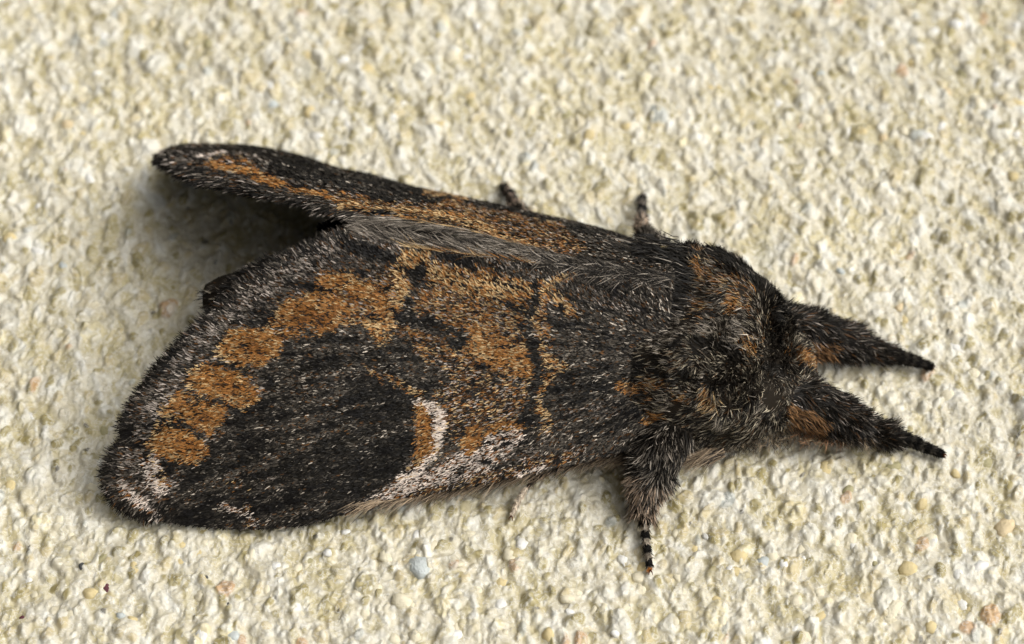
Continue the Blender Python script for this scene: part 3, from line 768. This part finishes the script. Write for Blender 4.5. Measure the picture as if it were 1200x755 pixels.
# fawn hair skirt under the leading edge of the near wing
N = 5200
u = rng.uniform(430, 850, N); s = (u - 430) / 420
v = np.interp(u, [430, 560, 640, 720, 850], [585, 562, 545, 528, 530]) + rng.uniform(-8, 6, N)
p = P(u, v, .28 + .12 * rng.random(N))
d = np.stack([-.9 + rng.normal(0, .2, N), -.30 - .25 * rng.random(N), -.15 * rng.random(N)], -1)
c = np.array([.40, .30, .20]) * (.5 + .8 * rng.random((N, 1))); c[rng.random(N) < .35] = (.04, .032, .026)
part('belly_hair', *blades(p, d, np.tile([0, 0, 1.], (N, 1)), rng.uniform(.18, .42, N), .012, c, c, seg=3, roll=.8), M_FUR, body, 'stuff')

# ------------------------------------------------------------------ legs
def tube(pts, rad, ns=40, na=14):
    pts = np.array(pts, float); d = np.r_[0, np.cumsum(np.linalg.norm(np.diff(pts, axis=0), axis=1))]
    t = np.linspace(0, d[-1], ns); c = np.stack([np.interp(t, d, pts[:, k]) for k in range(3)], -1); r = np.interp(t, d, rad)
    for _ in range(4): c[1:-1] = (c[:-2] + 2 * c[1:-1] + c[2:]) / 4; r[1:-1] = (r[:-2] + 2 * r[1:-1] + r[2:]) / 4
    T = unit(np.gradient(c, axis=0)); a = unit(np.cross(T, np.array([0.1, .05, 1.]))); b = np.cross(T, a)
    th = np.linspace(0, 2 * np.pi, na + 1)[:-1]
    V = c[:, None] + r[:, None, None] * (a[:, None] * np.cos(th)[None, :, None] + b[:, None] * np.sin(th)[None, :, None])
    V = np.concatenate([V.reshape(-1, 3), c[:1], c[-1:]])
    F = grid_faces(ns, na, True)
    cap = [[ns * na, (k + 1) % na, k, k] for k in range(na)] + [[ns * na + 1, (ns - 1) * na + k, (ns - 1) * na + (k + 1) % na, (ns - 1) * na + (k + 1) % na] for k in range(na)]
    return V, F, c, T, r
def tube_hair(V, F, c, T, N, L, lean, cfun, width=(.008, .014), lay=.45, amp=.3):
    p, n, i = sample(V, F, N)
    k = np.argmin(((p[:, None, :] - c[None]) ** 2).sum(-1), 1)
    n = unit(p - c[k]); d = T[k] * lean + n * lay + cluster_noise(p, 6, 121) * amp + rng.normal(0, .15, (N, 3))
    tuf = 1 + .35 * vnoise(p * 9, 151)
    d = d + n * np.maximum(0, .2 - np.sum(d * n, 1))[:, None]
    cc, tc = cfun(p, n, k / len(c))
    return blades(p, d, n, rng.uniform(*L, N) * tuf, rng.uniform(*width, N), cc, tc, curl=-.1, seg=2, prof=[1, .9, .15], roll=.8)
def leg(name, pts, rad, N, L, cfun, label=None, lay=.5, lean=.85, parent=moth, amp=.65):
    V, F, c, T, r = tube(pts, rad)
    o = part(name, V, F, np.tile([.02, .016, .012], (len(V), 1)), M_SKIN, parent, label=label)
    B = tube_hair(V, F, c, T, N, L, lean, cfun, lay=lay, amp=amp)
    part('leg_fur', *B, M_FUR, o, 'stuff')
    return o
def tarsus(parent, pts, rad, band, N=900, amp=.1, nseg=5, tipcol=(.25, .09, .03), knuckle=.16):
    V, F, c, T, r = tube(pts, rad, ns=60, na=10)
    # knuckled joints: pinch between segments
    f = np.linspace(0, 1, 60); k = 1 + knuckle * np.cos(f * nseg * 2 * np.pi + np.pi)
    Vr = V[:600].reshape(60, 10, 3); Vr = c[:, None] + (Vr - c[:, None]) * k[:, None, None]
    V = np.concatenate([Vr.reshape(-1, 3), V[600:]])
    bandf = (np.cos(f * nseg * 2 * np.pi) > .25)
    colr = np.where(bandf[:, None], np.array(band)[None], np.array([[.012, .011, .010]])); colr[-3:] = tipcol
    C = np.concatenate([np.repeat(colr, 10, 0), colr[:1], colr[-1:]])
    o = part('tarsus', V, F, C, M_SKIN, parent)
    p, n, i = sample(V[:600], F, N); kk = np.argmin(((p[:, None] - c[None]) ** 2).sum(-1), 1); n = unit(p - c[kk])
    cc = colr[kk] * (.6 + .8 * rng.random((N, 1)))
    part('scale_fur', *blades(p, T[kk] + n * .5 + rng.normal(0, .25, (N, 3)), n, rng.uniform(.03, .08, N) * (r[kk] / .055) ** .7, .012, cc, cc, seg=2, prof=[.9, 1, .4], roll=.5), M_FUR, o, 'stuff')
    # pair of claws
    e, t = c[-1], T[-1]; sde = unit(np.cross(t, np.array([0, 0, 1.])))
    cl = []
    for s in (-1, 1):
        v, fq, *_ = tube([e, e + t * .03 + sde * s * .018, e + t * .05 + sde * s * .022 + np.array([0, 0, -.025])], [.010, .007, .002], ns=8, na=6)
        cl.append((v, fq, np.tile([.10, .035, .015], (len(v), 1))))
    part('claws', *join(cl), M_SKIN, o)
def Q(*a): return [P(u, v, z) for u, v, z in a]

def fore_cols(under):
    def f(p, n, k):
        N = len(p); c = pal_pick(np.where(rng.random(N) < .30, GREY, BLACK))
        un = (n @ UP < -.35) & (n @ FWD < .7) & (k < under)
        og = np.array([.27, .145, .065]) * (.5 + .9 * rng.random((N, 1)))
        c = np.where((un & (rng.random(N) < .7))[:, None], og, c)
        return c, c * 1.15
    return f
fl = leg('foreleg', Q((905, 378, .75), (940, 388, .55), (972, 396, .44), (1002, 404, .34), (1016, 408, .28), (1034, 413, .24), (1046, 417, .2)), [.20, .24, .23, .18, .12, .105, .07], 9000, (.05, .16), fore_cols(.5), 'far tufted foreleg stretched forward, orange underneath')
tarsus(fl, Q((1034, 413, .24), (1060, 420, .17), (1092, 430, .12)), [.070, .056, .030], (.060, .052, .042), 2200, tipcol=(.02, .015, .01), knuckle=.07)
nl = leg('foreleg', Q((915, 462, .75), (950, 474, .55), (982, 489, .41), (1006, 500, .32), (1020, 504, .26), (1038, 510, .22), (1052, 514, .19)), [.22, .26, .25, .18, .12, .105, .07], 10000, (.05, .16), fore_cols(.4), 'near tufted foreleg stretched forward, fuzzy with fawn hairs below')
tarsus(nl, Q((1038, 509, .21), (1065, 516, .16), (1105, 533, .12)), [.070, .056, .030], (.060, .052, .042), 2200, tipcol=(.02, .015, .01), knuckle=.07)
# loose fawn hairs under the near foreleg and chest
N = 1700
u = rng.uniform(800, 1020, N); v = np.interp(u, [800, 840, 930, 1000, 1035], [522, 522, 510, 512, 520]) + rng.uniform(-12, 8, N)
p = P(u, v, .22 + .15 * rng.random(N)); d = np.stack([-.1 + .5 * (u > 990) + rng.normal(0, .5, N), -.6 + rng.normal(0, .2, N), -.05 + rng.normal(0, .3, N)], -1)
c = np.array([.34, .26, .17]) * (.3 + .9 * rng.random((N, 1))); c[rng.random(N) < .45] = (.035, .03, .025); c[(u > 935) & (u < 990) & (rng.random(N) < .5)] = (.36, .19, .10)
part('chest_hair', *blades(p, d, np.tile([0, 0, 1.], (N, 1)), rng.uniform(.05, .20, N), .009, c, c, seg=3, roll=.8), M_FUR, body, 'stuff')

def mid_cols(p, n, k):
    N = len(p); c = pal_pick(np.where(rng.random(N) < .45, GREYHAIR, BLACK)); f = (k > .55) & (rng.random(N) < .45)
    c = np.where(f[:, None], np.array([.42, .31, .22]) * (.5 + .8 * rng.random((N, 1))), c); return c, c * 1.1
ml = leg('middle_leg', Q((790, 500, .75), (775, 530, .62), (760, 562, .42), (755, 590, .26), (754, 606, .2)), [.24, .25, .19, .105, .08], 6500, (.07, .18), mid_cols, 'near middle leg in grey fur with banded foot', lay=.5)
tarsus(ml, Q((754, 602, .2), (756, 625, .15), (759, 648, .12), (762, 668, .10)), [.056, .036, .034, .026], (.32, .27, .21), 700, nseg=4, tipcol=(.42, .16, .04))
far = leg('middle_leg', Q((775, 300, .9), (762, 285, .7), (752, 268, .5), (751, 258, .32)), [.17, .12, .075, .05], 1600, (.05, .11), mid_cols, 'far middle leg, only its blurred foot shows above the body')
tarsus(far, Q((751, 262, .34), (752, 246, .2), (753, 230, .10)), [.045, .042, .034], (.20, .17, .14), 600, nseg=3, tipcol=(.02, .015, .01))
hl = leg('hind_leg', Q((720, 500, .6), (670, 540, .45), (640, 552, .34), (618, 570, .24)), [.09, .05, .025, .018], 700, (.03, .07), mid_cols, 'near hind leg tucked under the wing with pale foot showing')
tarsus(hl, Q((617, 571, .24), (608, 586, .16), (600, 604, .10)), [.026, .026, .018], (.62, .52, .40), 400, nseg=.2, tipcol=(.62, .52, .40))
hf = leg('hind_leg', Q((700, 330, .7), (650, 290, .5), (612, 250, .34), (604, 240, .28)), [.16, .12, .08, .055], 1400, (.05, .12), mid_cols, 'far hind leg, only its dark foot shows above the wing')
tarsus(hf, Q((604, 241, .28), (598, 230, .18), (590, 218, .10)), [.055, .050, .038], (.22, .16, .12), 500, nseg=3, tipcol=(.02, .015, .01))

# antennae swept back along the body, one glimpsed as a cream sliver below the shoulder
def antenna(pts, lab):
    V, F, c, T, r = tube(pts, np.linspace(.024, .016, len(pts)), ns=90, na=8)
    f = np.linspace(0, 1, 90); Vr = c[:, None] + (V[:720].reshape(90, 8, 3) - c[:, None]) * (1 + .15 * np.cos(f * 90 * np.pi))[:, None, None]
    V = np.concatenate([Vr.reshape(-1, 3), V[720:]])
    part('antenna', V, F, np.tile([.34, .27, .15], (len(V), 1)), M_SKIN, label=lab)
sl_ = np.array([(806, 471), (794, 474), (789, 475), (768, 479), (762, 480), (740, 485)], float)
zt_ = hit(np.array([770.]), np.array([479.]))[0, 2]; sp_ = P(sl_[:, 0], sl_[:, 1], zt_ + np.array([-.35, -.10, .17, .13, -.05, -.30]))
antenna([P(915, 448, .7), P(860, 476, .7)] + list(sp_), 'near antenna swept back, a cream sliver showing below the shoulder')
antenna([mirror(q) for q in Q((915, 448, .8), (860, 478, .75), (800, 474, 1.0), (790, 475, 1.1), (764, 479, 1.1), (700, 500, .75))], 'far antenna swept back out of sight')
# compound eyes deep in the head fur
import bmesh
M_EYE = mat_attr('moth_eye', .15, .6)
for y0, lb in ((-.44, 'near eye half hidden in fur'), (.44, 'far eye half hidden in fur')):
    bm = bmesh.new(); bmesh.ops.create_uvsphere(bm, u_segments=24, v_segments=16, radius=.145)
    V = np.array([v.co[:] for v in bm.verts]); me = bpy.data.meshes.new('eye'); bm.to_mesh(me); bm.free()
    me.polygons.foreach_set('use_smooth', np.ones(len(me.polygons), dtype=bool))
    ca = me.color_attributes.new('Col', 'FLOAT_COLOR', 'POINT'); ca.data.foreach_set('color', np.tile([.015, .010, .008, 1.], len(V)).astype(np.float32))
    me.materials.append(M_EYE)
    o = obj('eye', me, moth, label=lb); hp = P(922., 462., 0.) + AY * y0; hp[2] = .62; o.location = hp - BASE
